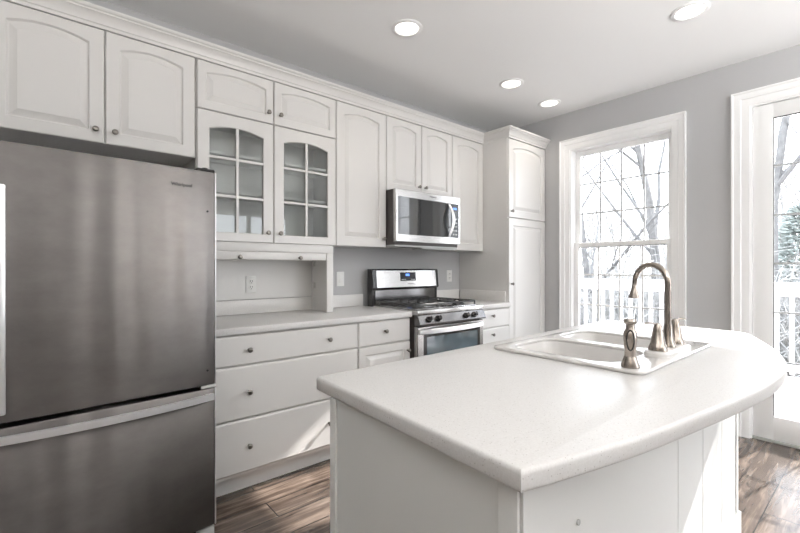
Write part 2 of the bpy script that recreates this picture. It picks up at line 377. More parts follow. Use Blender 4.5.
b = nb(); box(b, DX+0.001, DX+0.018, 0.5335, 0.5385, 0.184, 2.291); box(b, DX+0.001, DX+0.018, -0.172, 0.533, 2.288, 2.2915); obj('glazing_gasket', b, M['gap'], door)
b = nb(); box(b, XW+0.056, XW+0.079, SY0+0.047, SY1-0.047, 1.4255, 1.4295); obj('weatherstrip', b, M['gap'], win)
# rear windows behind the camera
def rear_window(n, axis, plane, a0, a1):
    b = nb(); z0, z1 = 0.45, 2.25
    def bb(u0, u1, za, zb, t=0.05):
        if axis == 'Y': box(b, u0, u1, plane-t, plane+0.0, za, zb, 0.003)
        else: box(b, plane-t, plane+0.0, u0, u1, za, zb, 0.003)
    bb(a0, a0+0.06, z0, z1); bb(a1-0.06, a1, z0, z1); bb(a0+0.06, a1-0.06, z0, z0+0.06); bb(a0+0.06, a1-0.06, z1-0.06, z1)
    mid = (a0+a1)/2; bb(mid-0.035, mid+0.035, z0+0.06, z1-0.06)
    struct('window_%d' % n, b, M['trim'])
rear_window(2, 'Y', YF, 2.1, 3.7)

# baseboards
for nm, a in (('baseboard_right', (XW-0.016, XW-0.0005, 0.766, 2.26, 0, 0.12)), ('baseboard_front', (XL, XW, YF, YF+0.015, 0, 0.12)), ('baseboard_left', (XL, XL+0.015, YF+0.016, YW, 0, 0.12))):
    b = nb(); box(b, *a, bev=0.004); struct(nm, b, M['trim'])

# crown moulding over the cabinet run
prof = [(-0.015, ZT-0.002), (0.006, ZT-0.002), (0.006, ZT+0.014), (0.012, ZT+0.017), (0.015, ZT+0.030), (0.023, ZT+0.044), (0.036, ZT+0.056), (0.042, ZT+0.059), (0.042, ZT+0.066), (0.051, ZT+0.070), (0.055, ZT+0.076), (0.055, ZT+0.084), (-0.015, ZT+0.084)]
b = nb(); px = 3.2535; rs = []
for o, z in prof:
    rs.append([b.verts.new(p) for p in ((-0.62, YU-o, z), (px-o, YU-o, z), (px-o, YP-o, z), (XW-0.001, YP-o, z))])
for a, c in zip(rs, rs[1:]+rs[:1]):
    for k in range(3): b.faces.new((a[k], a[k+1], c[k+1], c[k]))
b.faces.new([r[0] for r in rs]); b.faces.new([r[3] for r in rs])
struct('trim_1', b, M['cab'], label='white stepped crown moulding above the wall cabinets')

# ================================================================ CABINET PARTS
def outline(x0, x1, z0, z1, rise, y, n=14):
    """closed outline in XZ at depth y; the top edge is an arch that rises by `rise` in the middle"""
    pts = [(x0, y, z0), (x1, y, z0)]
    for k in range(n+1):
        u = 1-2*k/n; x = (x0+x1)/2 + u*(x1-x0)/2
        pts.append((x, y, z1 + rise*(1-u*u)))
    return pts
def panel_door(name, x0, x1, z0, z1, yf, m, parent, rise=0.027, margin=0.060, label=None):
    """raised-panel door facing -Y, front face at yf"""
    T = 0.019; R = rise; mt = margin*0.82 + R if R else margin
    L = [outline(x0, x1, z0, z1, 0, yf+T), outline(x0, x1, z0, z1, 0, yf+0.004), outline(x0+0.004, x1-0.004, z0+0.004, z1-0.004, 0, yf)]
    def ins(d, y): return outline(x0+margin+d, x1-margin-d, z0+margin+d, z1-mt-d, R, y)
    L += [ins(0, yf), ins(0.003, yf+0.004), ins(0.006, yf+0.0115), ins(0.010, yf+0.0115), ins(0.036, yf+0.002), ins(0.038, yf+0.001)]
    b = nb(); loops(b, L); return obj(name, b, m, parent, label=label, sharp=9)
def slab_front(name, x0, x1, z0, z1, yf, m, parent):
    b = nb(); T = 0.019
    L = [outline(x0, x1, z0, z1, 0, yf+T, 2), outline(x0, x1, z0, z1, 0, yf+0.007, 2), outline(x0+0.003, x1-0.003, z0+0.003, z1-0.003, 0, yf+0.003, 2), outline(x0+0.009, x1-0.009, z0+0.009, z1-0.009, 0, yf, 2)]
    loops(b, L); return obj(name, b, m, parent, sharp=9)
def knob_mesh():
    b = nb(); lathe(b, [(0.0075, 0.0), (0.0075, -0.003), (0.0045, -0.006), (0.0045, -0.013), (0.009, -0.017), (0.0135, -0.021), (0.0145, -0.025), (0.012, -0.029), (0.006, -0.031)], axis='Y', n=16)
    bmesh.ops.recalc_face_normals(b, faces=b.faces[:])
    me = bpy.data.meshes.new('knob'); b.to_mesh(me); b.free(); me.materials.append(M['knob'])
    for p in me.polygons: p.use_smooth = True
    return me
KN = knob_mesh()
def knob(x, z, yf, parent):
    o = bpy.data.objects.new('knob', KN); C.objects.link(o); o.parent = parent
    o.location = Vector((x, yf, z)) - rootof(parent).location; return o
def carcass(parent, x0, x1, yf, z0, z1, name='body'):
    b = nb(); box(b, x0, x1, yf+0.0205, YW-0.002, z0, z1, 0.001, 1); return obj(name, b, M['cab'], parent)
def cab(name, label, x0, x1, yf, z0, cat='cabinet', group=None):
    return thing(name, label, cat, ((x0+x1)/2, yf+0.15, z0), group)
G = 0.0030
B = [-0.20, 0.229, 0.657, 1.122, 1.588, 2.048, 2.43, 2.81, 3.2535]

# over-fridge cabinet
c = cab('wall_cabinet', 'white wall cabinet with two arched panel doors above the refrigerator', B[0], B[2], YU, 1.862)
carcass(c, B[0], B[2]-0.001, YU, 1.866, ZT)
d = panel_door('door', B[0]+G, B[1]-G, 1.862, ZT-0.005, YU, M['cab'], c); knob(0.189, 1.923, YU, d)
d = panel_door('door', B[1]+G, B[2]-G-0.004, 1.862, ZT-0.005, YU, M['cab'], c); knob(0.270, 1.923, YU, d)
# filler in the dark recess above the fridge is the wall itself

# small two-door cabinet over the glass doors
c = cab('wall_cabinet', 'low white two-door wall cabinet directly above the glass-door cabinet', B[2], B[4], YU, 2.156)
carcass(c, B[2]+0.001, B[4]-0.001, YU, 2.158, ZT)
d = panel_door('door', B[2]+G+0.003, B[3]-G, 2.158, ZT-0.005, YU, M['cab'], c, rise=0.024, margin=0.048); knob(1.083, 2.222, YU, d)
d = panel_door('door', B[3]+G, B[4]-G, 2.158, ZT-0.005, YU, M['cab'], c, rise=0.024, margin=0.048); knob(1.163, 2.222, YU, d)

# glass-door cabinet
c = cab('glass_cabinet', 'white display cabinet with two arched glass doors and inner shelves', B[2], B[4], YU, ZB)
b = nb(); x0, x1, y0, y1, z0, z1 = B[2]+0.001, B[4]-0.001, YU+0.0205, YW-0.002, ZB+0.003, 2.155
box(b, x0, x0+0.018, y0, y1, z0, z1); box(b, x1-0.018, x1, y0, y1, z0, z1)
box(b, x0+0.018, x1-0.018, y0, y1, z0, z0+0.018); box(b, x0+0.018, x1-0.018, y0, y1, z1-0.018, z1); box(b, x0+0.018, x1-0.018, y1-0.008, y1, z0+0.018, z1-0.018)
obj('body', b, M['cab_in'], c)
for z in (1.69, 1.92): bx('shelf', M['cab_in'], c, x0+0.0185, x1-0.0185, y0+0.03, y1-0.009, z, z+0.018, bev=0.001)
bx('divider', M['cab_in'], c, B[3]-0.009, B[3]+0.009, y0, y0+0.02, z0+0.019, z1-0.019)
def glass_door(x0, x1, kx):
    zb, zt = ZB+0.001, 2.152; T = 0.019; R = 0.028; m_ = 0.070
    xi0, xi1, zi0, zi1 = x0+m_-0.003, x1-m_+0.003, zb+0.055, zt-0.103
    b = nb(); y = YU
    ls = [outline(x0, x1, zb, zt, 0, y+0.004), outline(x0+0.004, x1-0.004, zb+0.004, zt-0.004, 0, y), outline(xi0-0.004, xi1+0.004, zi0-0.004, zi1+0.004, R, y), outline(xi0, xi1, zi0, zi1, R, y+0.004), outline(xi0, xi1, zi0, zi1, R, y+T), outline(x0, x1, zb, zt, 0, y+T)]
    rs = [[b.verts.new(p) for p in l] for l in ls]; n = len(rs[0])
    for a, c2 in zip(rs, rs[1:]+rs[:1]):
        for k in range(n): b.faces.new((a[k], a[(k+1)%n], c2[(k+1)%n], c2[k]))
    d = obj('door', b, M['cab'], c)
    b = nb(); xm = (x0+x1)/2
    box(b, xm-0.009, xm+0.009, y+0.0015, y+0.013, zi0-0.003, zi1+R+0.001, 0.002)
    for z in (1.663, 1.888): box(b, xi0-0.003, xi1+0.003, y+0.002, y+0.0125, z-0.008, z+0.008, 0.002)
    obj('muntin', b, M['cab'], d)
    b = nb(); loops(b, [outline(xi0-0.0, xi1+0.0, zi0, zi1, R, y+0.0145), outline(xi0, xi1, zi0, zi1, R, y+0.0175)]); obj('pane', b, M['cab_glass'], d)
    knob(kx, 1.455, YU, d)
glass_door(B[2]+G+0.003, B[3]-G, 1.078); glass_door(B[3]+G, B[4]-G, 1.160)

# appliance garage below the glass cabinet
c = cab('appliance_garage', 'open white appliance garage on the counter with a lifted front rail', B[2], B[4]-0.02, YU, CT)
xs0, xs1 = B[2]+0.001, B[4]-0.017; zh = ZB
bx('header', M['cab'], c, xs0, xs1, YU+0.012, YU+0.032, 1.336, zh, bev=0.002)
bx('side_panel', M['cab'], c, xs1-0.020, xs1-0.002, YU+0.0325, YW-0.0225, CT+0.002, zh-0.001)
bx('side_panel', M['cab'], c, xs0, xs0+0.018, YU+0.0325, YW-0.0225, CT+0.002, zh-0.001)
bx('stile', M['cab'], c, xs1-0.052, xs1, YU+0.012, YU+0.032, CT+0.002, 1.3355, bev=0.002)
bx('stile', M['cab'], c, xs0, xs0+0.052, YU+0.012, YU+0.032, CT+0.002, 1.3355, bev=0.002)
d = bx('lift_door', M['cab'], c, xs0+0.053, xs1-0.053, YU+0.017, YU+0.0315, 1.284, 1.3345, bev=0.003)
knob(0.906, 1.299, YU+0.017, d); knob(1.309, 1.299, YU+0.017, d)
bx('back_panel', M['cab'], c, xs0+0.019, xs1-0.021, YW-0.019, YW-0.002, 1.016, zh-0.002)
for z in (1.262, 1.10):
    bx('hinge', M['chrome'], c, xs1-0.026, xs1-0.0205, YW-0.075, YW-0.055, z-0.02, z+0.02, bev=0.002)

# tall single-door wall cabinet
c = cab('wall_cabinet', 'tall white single-door wall cabinet between the glass doors and the microwave', B[4], B[5], YU, ZB)
carcass(c, B[4]+0.001, B[5]-0.001, YU, ZB+0.006, ZT)
d = panel_door('door', B[4]+G, B[5]-G, ZB+0.002, ZT-0.005, YU, M['cab'], c, margin=0.066); knob(2.014, 1.458, YU, d)
# over-microwave cabinet
c = cab('wall_cabinet', 'white wall cabinet with two narrow doors right above the microwave', B[5], B[7], YU, 1.848)
carcass(c, B[5]+0.001, B[7]-0.001, YU, 1.851, ZT)
d = panel_door('door', B[5]+G, B[6]-G, 1.849, ZT-0.005, YU, M['cab'], c, margin=0.058); knob(2.392, 1.911, YU, d)
d = panel_door('door', B[6]+G, B[7]-G, 1.849, ZT-0.005, YU, M['cab'], c, margin=0.058); knob(2.468, 1.911, YU, d)
# right single-door
c = cab('wall_cabinet', 'tall white single-door wall cabinet between the microwave and the pantry', B[7], B[8], YU, ZB)
carcass(c, B[7]+0.001, B[8]-0.002, YU, ZB+0.006, ZT)
d = panel_door('door', B[7]+G, B[8]-G, ZB+0.002, ZT-0.005, YU, M['cab'], c, margin=0.066); knob(2.852, 1.458, YU, d)

# pantry
c = cab('pantry_cabinet', 'floor-to-crown white pantry cabinet with two stacked doors beside the window', B[8], XW-0.004, YP, 0)
b = nb(); box(b, B[8], XW-0.001, YP+0.0205, YW-0.002, 0.10, ZT, 0.001, 1); obj('body', b, M['cab'], c)
bx('toe_kick', M['cab'], c, B[8]+0.001, XW-0.002, YP+0.09, YW-0.003, 0.0, 0.0995)
d = panel_door('door', B[8]+G, XW-0.012, 1.702, ZT-0.008, YP, M['cab'], c, rise=0.034, margin=0.066); knob(3.290, 1.758, YP, d)
d = panel_door('door', B[8]+G, XW-0.012, 0.112, 1.694, YP, M['cab'], c, rise=0, margin=0.066); knob(3.292, 1.083, YP, d)

# base units
def base_unit(label, x0, x1, name='base_cabinet'):
    c = cab(name, label, x0, x1, YB, 0)
    b = nb(); box(b, x0, x1, YB+0.0205, YW-0.002, 0.102, 0.872, 0.001, 1); obj('body', b, M['cab'], c)
    bx('toe_kick', M['cab'], c, x0+0.001, x1-0.001, YB+0.075, YW-0.003, 0.0, 0.1015)
    return c
b1a, b1b, b2b = 0.657, 1.570, 2.030
c = base_unit('wide white base cabinet with three stacked knobbed drawers beside the refrigerator', b1a, b1b, 'drawer_cabinet')
for z0, z1, kz in ((0.706, 0.866, 0.787), (0.416, 0.699, 0.558), (0.124, 0.409, 0.265)):
    d = slab_front('drawer', b1a+0.003, b1b-0.003, z0, z1, YB, M['cab'], c); knob(0.846, kz, YB, d); knob(1.346, kz, YB, d)
c = base_unit('narrow white base cabinet with drawer and raised-panel door left of the range', b1b+0.001, b2b)
d = slab_front('drawer', b1b+0.004, b2b-0.004, 0.706, 0.866, YB, M['cab'], c); knob(1.792, 0.795, YB, d)
d = panel_door('door', b1b+0.004, b2b-0.004, 0.124, 0.699, YB, M['cab'], c, rise=0, margin=0.052); knob(1.998, 0.637, YB, d)
c = base_unit('white base cabinet with stacked drawers between the range and the pantry', B[7]+0.012, B[8]-0.002, 'drawer_cabinet')
for z0, z1, kz in ((0.706, 0.866, 0.81), (0.522, 0.699, 0.645), (0.325, 0.515, 0.44), (0.124, 0.318, 0.24)):
    d = slab_front('drawer', B[7]+0.015, B[8]-0.006, z0, z1, YB, M['cab'], c); knob(2.99, kz, YB, d)

# worktops with upstands
def worktop(label, x0, x1, splash, side=False):
    c = thing('worktop', label, 'countertop', ((x0+x1)/2, 2.58, 0.875))
    b = nb(); box(b, x0, x1, 2.2544, YW-0.001, 0.8735, CT, 0.007, 3); obj('top', b, M['counter'], c)
    for (s0, s1) in splash: bx('upstand', M['splash'], c, s0, s1, YW-0.0195, YW-0.0005, CT+0.0005, 1.012, bev=0.003)
    if side: bx('upstand', M['splash'], c, x1-0.018, x1, YP+0.03, YW-0.021, CT+0.0005, 1.012, bev=0.003)
worktop('long pale worktop between the refrigerator and the range', b1a+0.001, 2.036, [(b1a+0.001, 2.03)])
worktop('short pale worktop between the range and the pantry', B[7]+0.012, B[8]-0.001, [(B[7]+0.012, B[8]-0.021)], True)

# outlets on the wall
def outlet(label, x, y, z, kind):
    c = thing('wall_outlet' if kind == 'o' else 'light_switch', label, 'outlet' if kind == 'o' else 'switch', (x, y, z))
    bx('cover_plate', M['plastic'], c, x-0.036, x+0.036, y-0.006, y-0.0005, z-0.058, z+0.058, bev=0.002)
    if kind == 'o':
        for dz in (0.02, -0.02):
            b = nb(); lathe(b, [(0.0165, -0.006), (0.0165, -0.009), (0.015, -0.010)], (x, y, z+dz), 'Y', 20); s = obj('socket', b, M['plastic'], c)
            b = nb()
            for dx in (-0.0065, 0.0065): box(b, x+dx-0.0016, x+dx+0.0016, y-0.0108, y-0.0098, z+dz-0.002, z+dz+0.008)
            lathe(b, [(0.003, -0.0098), (0.003, -0.0108)], (x, y, z+dz-0.009), 'Y', 10); obj('slot', b, M['slot'], s)
    else:
        bx('rocker', M['plastic'], c, x-0.016, x+0.016, y-0.011, y-0.0062, z-0.033, z+0.033, bev=0.002)
outlet('white duplex outlet on the panel inside the appliance garage', 1.082, YW-0.019, 1.118, 'o')
outlet('white rocker switch on the grey wall left of the range', 1.815, YW, 1.142, 's')
outlet('white duplex outlet on the grey wall right of the range', 3.10, YW, 1.150, 'o')

# ================================================================ REFRIGERATOR (local coordinates, origin at its front right foot)
fr = thing('refrigerator', 'large stainless steel bottom-freezer refrigerator left of the drawers', 'refrigerator', (0.592, 2.0, 0))
FW = -0.82
def fdoor(z0, z1, name):
    b = nb(); n = 16; pl = []
    for k in range(n+1):
        u = k/n; x = FW + (-FW)*u
        pl.append((x, 0.0 - 0.004*(1-(2*u-1)**2)))
    r = 0.010
    pts = [(FW+0.0, 0.055), (FW+0.0, 0.012)] + [(FW+r*(1-math.cos(a)), 0.012-0.012*math.sin(a)) for a in (0.5, 1.0)] + pl[1:-1] + [(-r*(1-math.cos(a)), 0.012-0.012*math.sin(a)) for a in (1.0, 0.5)] + [(0, 0.012), (0, 0.055)]
    cx = FW/2
    def L(s, z): return [(cx+(x-cx)*(1-s/(-FW/2)), y+s if y < 0.05 else y, z) for x, y in pts]
    loops(b, [L(0.006, z0), L(0.0015, z0+0.0015), L(0, z0+0.006), L(0, z1-0.006), L(0.0015, z1-0.0015), L(0.006, z1)])
    return obj(name, b, M['fridge'], fr, local=True)
fd = fdoor(0.703, 1.668, 'door'); fz = fdoor(0.062, 0.686, 'freezer_drawer')
bx('edge_trim', M['steel_handle'], fd, -0.002, 0.004, 0.001, 0.052, 0.704, 1.667, bev=0.002, local=True, label='bright narrow strip along the door edge')
bx('edge_trim', M['steel_handle'], fz, -0.002, 0.004, 0.001, 0.052, 0.063, 0.685, bev=0.002, local=True, label='bright narrow strip along the drawer edge')
bx('body', M['dark'], fr, FW+0.006, -0.006, 0.072, 0.72, 0.03, 1.655, bev=0.004, local=True)
bx('gasket', M['gap'], fr, FW+0.012, -0.012, 0.0555, 0.0715, 0.065, 1.650, local=True)
b = nb(); box(b, FW+0.02, -0.05, 0.03, 0.07, 0.004, 0.052, 0.004); obj('kick_grille', b, M['gap'], fr, local=True)
b = nb(); box(b, -0.075, 0.0, 0.008, 0.07, 0.0, 0.055, 0.006); obj('foot_cover', b, M['grey'], fr, local=True)
b = nb(); box(b, -0.075, 0.004, 0.015, 0.11, 1.6685, 1.684, 0.006); lathe(b, [(0.014, 1.684), (0.014, 1.690), (0.010, 1.693)], (-0.03, 0.05, 0)); obj('hinge_cap', b, M['gap'], fr, local=True)
b = nb(); box(b, -0.06, 0.004, 0.006, 0.05, 0.6865, 0.7025, 0.002); obj('hinge', b, M['grey'], fr, local=True)
# vertical door handle near the left edge
b = nb(); box(b, -0.735, -0.697, -0.055, -0.038, 0.742, 1.512, 0.006); box(b, -0.725, -0.705, -0.039, 0.002, 0.775, 0.805, 0.003); box(b, -0.735, -0.715, -0.039, 0.002, 1.45, 1.48, 0.003); obj('handle', b, M['steel_handle'], fd, local=True)
# bowed freezer handle
b = nb(); n = 20; rings = []
for k in range(n+1):
    u = k/n; x = FW+0.03 + (-0.012-FW-0.03)*u; o = -0.020 - 0.038*(1-(2*u-1)**2)
    rings.append([(x, o+0.012, 0.634), (x, o, 0.637), (x, o, 0.662), (x, o+0.012, 0.665)])
loops(b, rings); box(b, -0.045, -0.014, -0.012, 0.004, 0.636, 0.663, 0.002); box(b, FW+0.032, FW+0.06, -0.012, 0.004, 0.636, 0.663, 0.002)
obj('handle', b, M['steel_handle'], fz, local=True)
RX = Matrix.Rotation(PI/2, 4, 'X')
text_mesh('logo', 'Whirlpool', 0.020, M['logo'], fd, Matrix.Translation((-0.143, -0.0042, 1.593)) @ RX)
for z in (1.488, 0.77):
    b = nb(); lathe(b, [(0.0045, 0.003), (0.0045, -0.003), (0.003, -0.005)], (-0.035, 0, z), 'Y', 12); obj('plug', b, M['gap'], fd, local=True)
fr.rotation_euler = (0, 0, math.radians(3.3))

# ================================================================ MICROWAVE
mw = thing('microwave', 'stainless over-range microwave with dark window and curved handle', 'microwave', (2.43, 2.62, 1.386))
x0, x1, yf = 2.053, 2.792, 2.465; z0, z1 = 1.436, 1.8465
bx('body', M['dark'], mw, x0+0.001, x1-0.001, yf+0.031, YW-0.004, 1.412, 1.8465, bev=0.003)
b = nb(); wx0, wx1, wz0, wz1 = 2.074, 2.772, 1.492, 1.788
loops(b, [outline(x0, x1, z0, z1, 0, yf+0.03, 2), outline(x0, x1, z0, z1, 0, yf+0.004, 2), outline(x0+0.004, x1-0.004, z0+0.004, z1-0.004, 0, yf, 2), outline(wx0, wx1, wz0, wz1, 0, yf, 2), outline(wx0+0.001, wx1-0.001, wz0+0.001, wz1-0.001, 0, yf+0.004, 2)])
fb = obj('front_frame', b, M['steel'], mw)
bx('door_glass', M['dark_glass'], fb, wx0+0.002, 2.672, yf+0.001, yf+0.0035, wz0+0.002, wz1-0.002)
bx('control_panel', M['display'], fb, 2.675, wx1-0.002, yf+0.001, yf+0.0035, wz0+0.002, wz1-0.002)
for r in range(5):
    for q_ in range(3): b = nb(); box(b, 2.700+q_*0.020, 2.712+q_*0.020, yf+0.0002, yf+0.0009, 1.515+r*0.034, 1.526+r*0.034); obj('button', b, M['grey'], fb)
bx('display', M['digits'], fb, 2.702, 2.745, yf+0.0002, yf+0.0009, 1.738, 1.754)
b = nb(); n = 14; rr = []
for k in range(n+1):
    u = k/n; z = 1.505 + 0.272*u; o = 0.006+0.050*math.sin(PI*u)
    w = 0.010+0.007*math.sin(PI*u)
    rr.append([(2.650-w, yf-o, z), (2.650+w, yf-o, z), (2.650+w*0.7, yf-o+0.009, z), (2.650-w*0.7, yf-o+0.009, z)])
loops(b, rr); obj('handle', b, M['steel_handle'], mw)
b = nb(); box(b, x0+0.004, x1-0.02, yf+0.02, YU+0.08, 1.398, 1.4115, 0.003); box(b, 2.36, 2.74, yf+0.03, YU+0.05, 1.386, 1.3975, 0.003); obj('vent', b, M['grey'], mw)
text_mesh('logo', 'Whirlpool', 0.020, M['logo_light'], mw, Matrix.Translation(Vector((2.455, yf-0.0006, 1.819))-mw.location) @ RX)

# ================================================================ RANGE
rg = thing('gas_range', 'stainless gas range with black grates and oven below the microwave', 'range', (2.43, 2.5, 0))
x0, x1 = 2.050, 2.800; yf = 2.218
bx('body', M['dark'], rg, x0+0.003, x1-0.003, yf+0.035, 2.865, 0.03, 0.884, bev=0.003)
for fx in (x0+0.05, x1-0.05):
    for fy in (2.32, 2.80): b = nb(); lathe(b, [(0.018, 0.0), (0.018, 0.0295)], (fx, fy, 0), n=12); obj('foot', b, M['dark'], rg)
b = nb(); box(b, x0, x1, yf-0.005, 2.757, 0.885, 0.921, 0.006); ct_ = obj('cooktop', b, M['steel'], rg)
bx('burner_tray', M['steel'], ct_, x0+0.03, x1-0.03, yf+0.045, 2.73, 0.9215, 0.925, bev=0.001)
for bxx, byy, r in ((2.19, 2.38, .045), (2.19, 2.64, .036), (2.43, 2.51, .04), (2.67, 2.38, .05), (2.67, 2.64, .036)):
    b = nb(); lathe(b, [(r, 0.9252), (r, 0.934), (r*0.8, 0.936), (r*0.8, 0.941), (r*0.7, 0.943)], (bxx, byy, 0)); obj('burner', b, M['iron'], rg)
def grate(xa, xb):
    b = nb(); ya, yb = yf+0.05, 2.725; zt = 0.962; t = 0.006
    def bar(X0, X1, Y0, Y1): box(b, X0, X1, Y0, Y1, zt-0.014, zt, 0.002, 1)
    bar(xa, xa+2*t, ya, yb); bar(xb-2*t, xb, ya, yb); bar(xa+2*t, xb-2*t, ya, ya+2*t); bar(xa+2*t, xb-2*t, yb-2*t, yb)
    ym = (ya+yb)/2; bar(xa+2*t, xb-2*t, ym-t, ym+t)
    xm = (xa+xb)/2
    for yc in ((ya+ym)/2, (ym+yb)/2):
        bar(xa+2*t, xm-0.028, yc-t, yc+t); bar(xm+0.028, xb-2*t, yc-t, yc+t); bar(xm-t, xm+t, ya+2*t if yc < ym else ym+t, yc-0.03); bar(xm-t, xm+t, yc+0.03, ym-t if yc < ym else yb-2*t)
    for fx in (xa+t, xb-t):
        for fy in (ya+t, ym, yb-t): box(b, fx-0.005, fx+0.005, fy-0.005, fy+0.005, 0.9256, zt-0.013)
    obj('grate', b, M['iron'], rg)
w3 = (x1-x0-0.07)/3
for k in range(3): grate(x0+0.035+k*w3+0.001, x0+0.035+(k+1)*w3-0.001)
# tilted control panel with knobs
b = nb(); L = [(yf-0.004, 0.884), (yf-0.030, 0.822), (yf-0.028, 0.812), (yf+0.034, 0.812), (yf+0.034, 0.884)]
loops(b, [[(x0, y, z) for y, z in L], [(x1, y, z) for y, z in L]]); cp = obj('control_panel', b, M['steel_dark'], rg)
dirn = Vector((0, -0.062, 0.026)).normalized()
for kx in (2.150, 2.245, 2.43, 2.565, 2.665):
    if kx == 2.43: continue
    b = nb(); lathe(b, [(0.024, 0), (0.024, 0.006), (0.019, 0.010), (0.0165, 0.030), (0.013, 0.033)], (0, 0, 0), n=20)
    box(b, -0.003, 0.003, -0.017, 0.017, 0.028, 0.037, 0.001, 1)
    qd = Vector((0, 0, 1)).rotation_difference(dirn).to_matrix().to_4x4()
    bmesh.ops.transform(b, matrix=Matrix.Translation((kx, yf-0.0175, 0.852)) @ qd, verts=b.verts[:])
    k_ = obj('burner_knob', b, M['black'], rg)
# backguard
b = nb(); L = [(2.755, 1.050), (2.745, 1.062), (2.761, 1.215), (2.770, 1.222), (2.827, 1.222), (2.827, 0.886), (2.770, 0.886), (2.770, 1.050)]
loops(b, [[(x0-0.004, y, z) for y, z in L], [(x1+0.008, y, z) for y, z in L]]); bgd = obj('backguard', b, M['black'], rg)
bx('backguard_skirt', M['steel_dark'], bgd, x0+0.03, x1-0.03, 2.7615, 2.7695, 0.925, 1.044, bev=0.001)
b = nb(); L = [(2.7435, 1.066), (2.7585, 1.208), (2.7598, 1.208), (2.7462, 1.066)]
loops(b, [[(x0+0.035, y, z) for y, z in L], [(x1-0.025, y, z) for y, z in L]]); pn = obj('panel', b, M['steel'], bgd)
def onpanel(z): return 2.7435 + (z-1.066)*(0.015/0.142)
def pq(b, xa, xb, za, zb, d):
    loops(b, [[(xa, onpanel(za)-d, za), (xb, onpanel(za)-d, za), (xb, onpanel(zb)-d, zb), (xa, onpanel(zb)-d, zb)], [(xa, onpanel(za)-0.0001, za), (xb, onpanel(za)-0.0001, za), (xb, onpanel(zb)-0.0001, zb), (xa, onpanel(zb)-0.0001, zb)]])
b = nb(); pq(b, 2.342, 2.522, 1.118, 1.192, 0.0012); dp = obj('display', b, M['display'], pn)
b = nb(); pq(b, 2.405, 2.448, 1.160, 1.180, 0.002); obj('digits', b, M['digits'], dp)
for xq in (2.355, 2.373, 2.391, 2.463, 2.481, 2.499): b = nb(); pq(b, xq, xq+0.012, 1.126, 1.134, 0.002); obj('button', b, M['grey'], pn)
text_mesh('logo', 'Whirlpool', 0.017, M['logo_light'], pn, Matrix.Translation(Vector((2.46, onpanel(1.092)-0.0009, 1.092))-rg.location) @ Matrix.Rotation(PI/2-0.105, 4, 'X'))
# oven door, window, handle, drawer
b = nb(); wx0, wx1, wz0, wz1 = x0+0.060, x1-0.045, 0.36, 0.765; za, zb = 0.235, 0.800
loops(b, [outline(x0, x1, za, zb, 0, yf+0.034, 2), outline(x0, x1, za, zb, 0, yf+0.004, 2), outline(x0+0.005, x1-0.005, za+0.005, zb-0.005, 0, yf-0.002, 2), outline(wx0-0.001, wx1+0.001, wz0-0.001, wz1+0.001, 0, yf-0.002, 2), outline(wx0, wx1, wz0, wz1, 0, yf+0.002, 2)])
od = obj('oven_door', b, M['steel'], rg)
b = nb(); loops(b, [outline(wx0+0.001, wx1-0.001, wz0+0.001, wz1-0.001, 0, yf+0.0015, 2), outline(wx0+0.001, wx1-0.001, wz0+0.001, wz1-0.001, 0, yf-0.0005, 2)]); obj('window_border', b, M['black'], od)
bx('window', M['oven_glass'], od, wx0+0.035, wx1-0.03, yf-0.0025, yf-0.0008, wz0+0.04, wz1-0.045)
b = nb(); n = 18; rr = []
for k in range(n+1):
    u = k/n; x = x0+0.012+(x1-x0-0.024)*u; o = yf-0.016-0.045*(1-(2*u-1)**2)
    rr.append([(x, o+0.014, 0.745), (x, o, 0.750), (x, o, 0.778), (x, o+0.014, 0.783)])
loops(b, rr); box(b, x0+0.014, x0+0.04, yf-0.014, yf-0.001, 0.748, 0.780, 0.002); box(b, x1-0.04, x1-0.014, yf-0.014, yf-0.001, 0.748, 0.780, 0.002)
obj('handle', b, M['steel_handle'], od)
bx('storage_drawer', M['steel'], rg, x0, x1, yf, yf+0.034, 0.06, 0.228, bev=0.004)

# ================================================================ ISLAND
isl = thing('kitchen_island', 'white panelled kitchen island under the curved pale top', 'island', (1.5, 0.75, 0))
bc = [(0.612, 0.405), (2.41, 0.455), (2.41, 1.055), (0.612, 1.013)]
b = nb(); inn = [(0.632, 0.426), (2.39, 0.476), (2.39, 1.035), (0.632, 0.993)]
rs = [[b.verts.new((x, y, z)) for x, y in P] for P, z in ((bc, 0.0), (bc, 0.873), (inn, 0.873), (inn, 0.02))]
for r0_, r1_ in zip(rs, rs[1:]):
    for k in range(4): b.faces.new((r0_[k], r0_[(k+1)%4], r1_[(k+1)%4], r1_[k]))
b.faces.new(rs[3]); b.faces.new(list(reversed(rs[0]))); obj('body', b, M['island'], isl)
# end panel: vertical end boards seen at both ends of the near side
bx('corner_board', M['island'], isl, 0.604, 0.6115, 0.985, 1.0125, 0.0, 0.872, bev=0.0015)
bx('corner_board', M['island'], isl, 0.604, 0.6115, 0.406, 0.446, 0.0, 0.872, bev=0.0015)
def strip(name, xa, xb, z0, z1, t, m=M['island']):
    f = lambda x: 0.405 + (x-0.612)*(0.05/1.798)
    b = nb(); prism(b, [(xa, f(xa)-t), (xb, f(xb)-t), (xb, f(xb)-0.0003), (xa, f(xa)-0.0003)], z0, z1); return obj(name, b, m, isl)
strip('corner_board', 0.612, 0.640, 0.0, 0.872, 0.005)
strip('front_board', 2.372, 2.41, 0.1205, 0.872, 0.004)
for k in range(3): strip('joint_bead', 1.50+k*0.30, 1.504+k*0.30, 0.1205, 0.872, 0.0012)
strip('skirting', 0.612, 2.41, 0.0, 0.12, 0.012)
b = nb(); prism(b, [(2.4103, 0.443), (2.422, 0.443), (2.422, 1.055), (2.4103, 1.055)], 0.0, 0.12); obj('skirting', b, M['island'], isl)
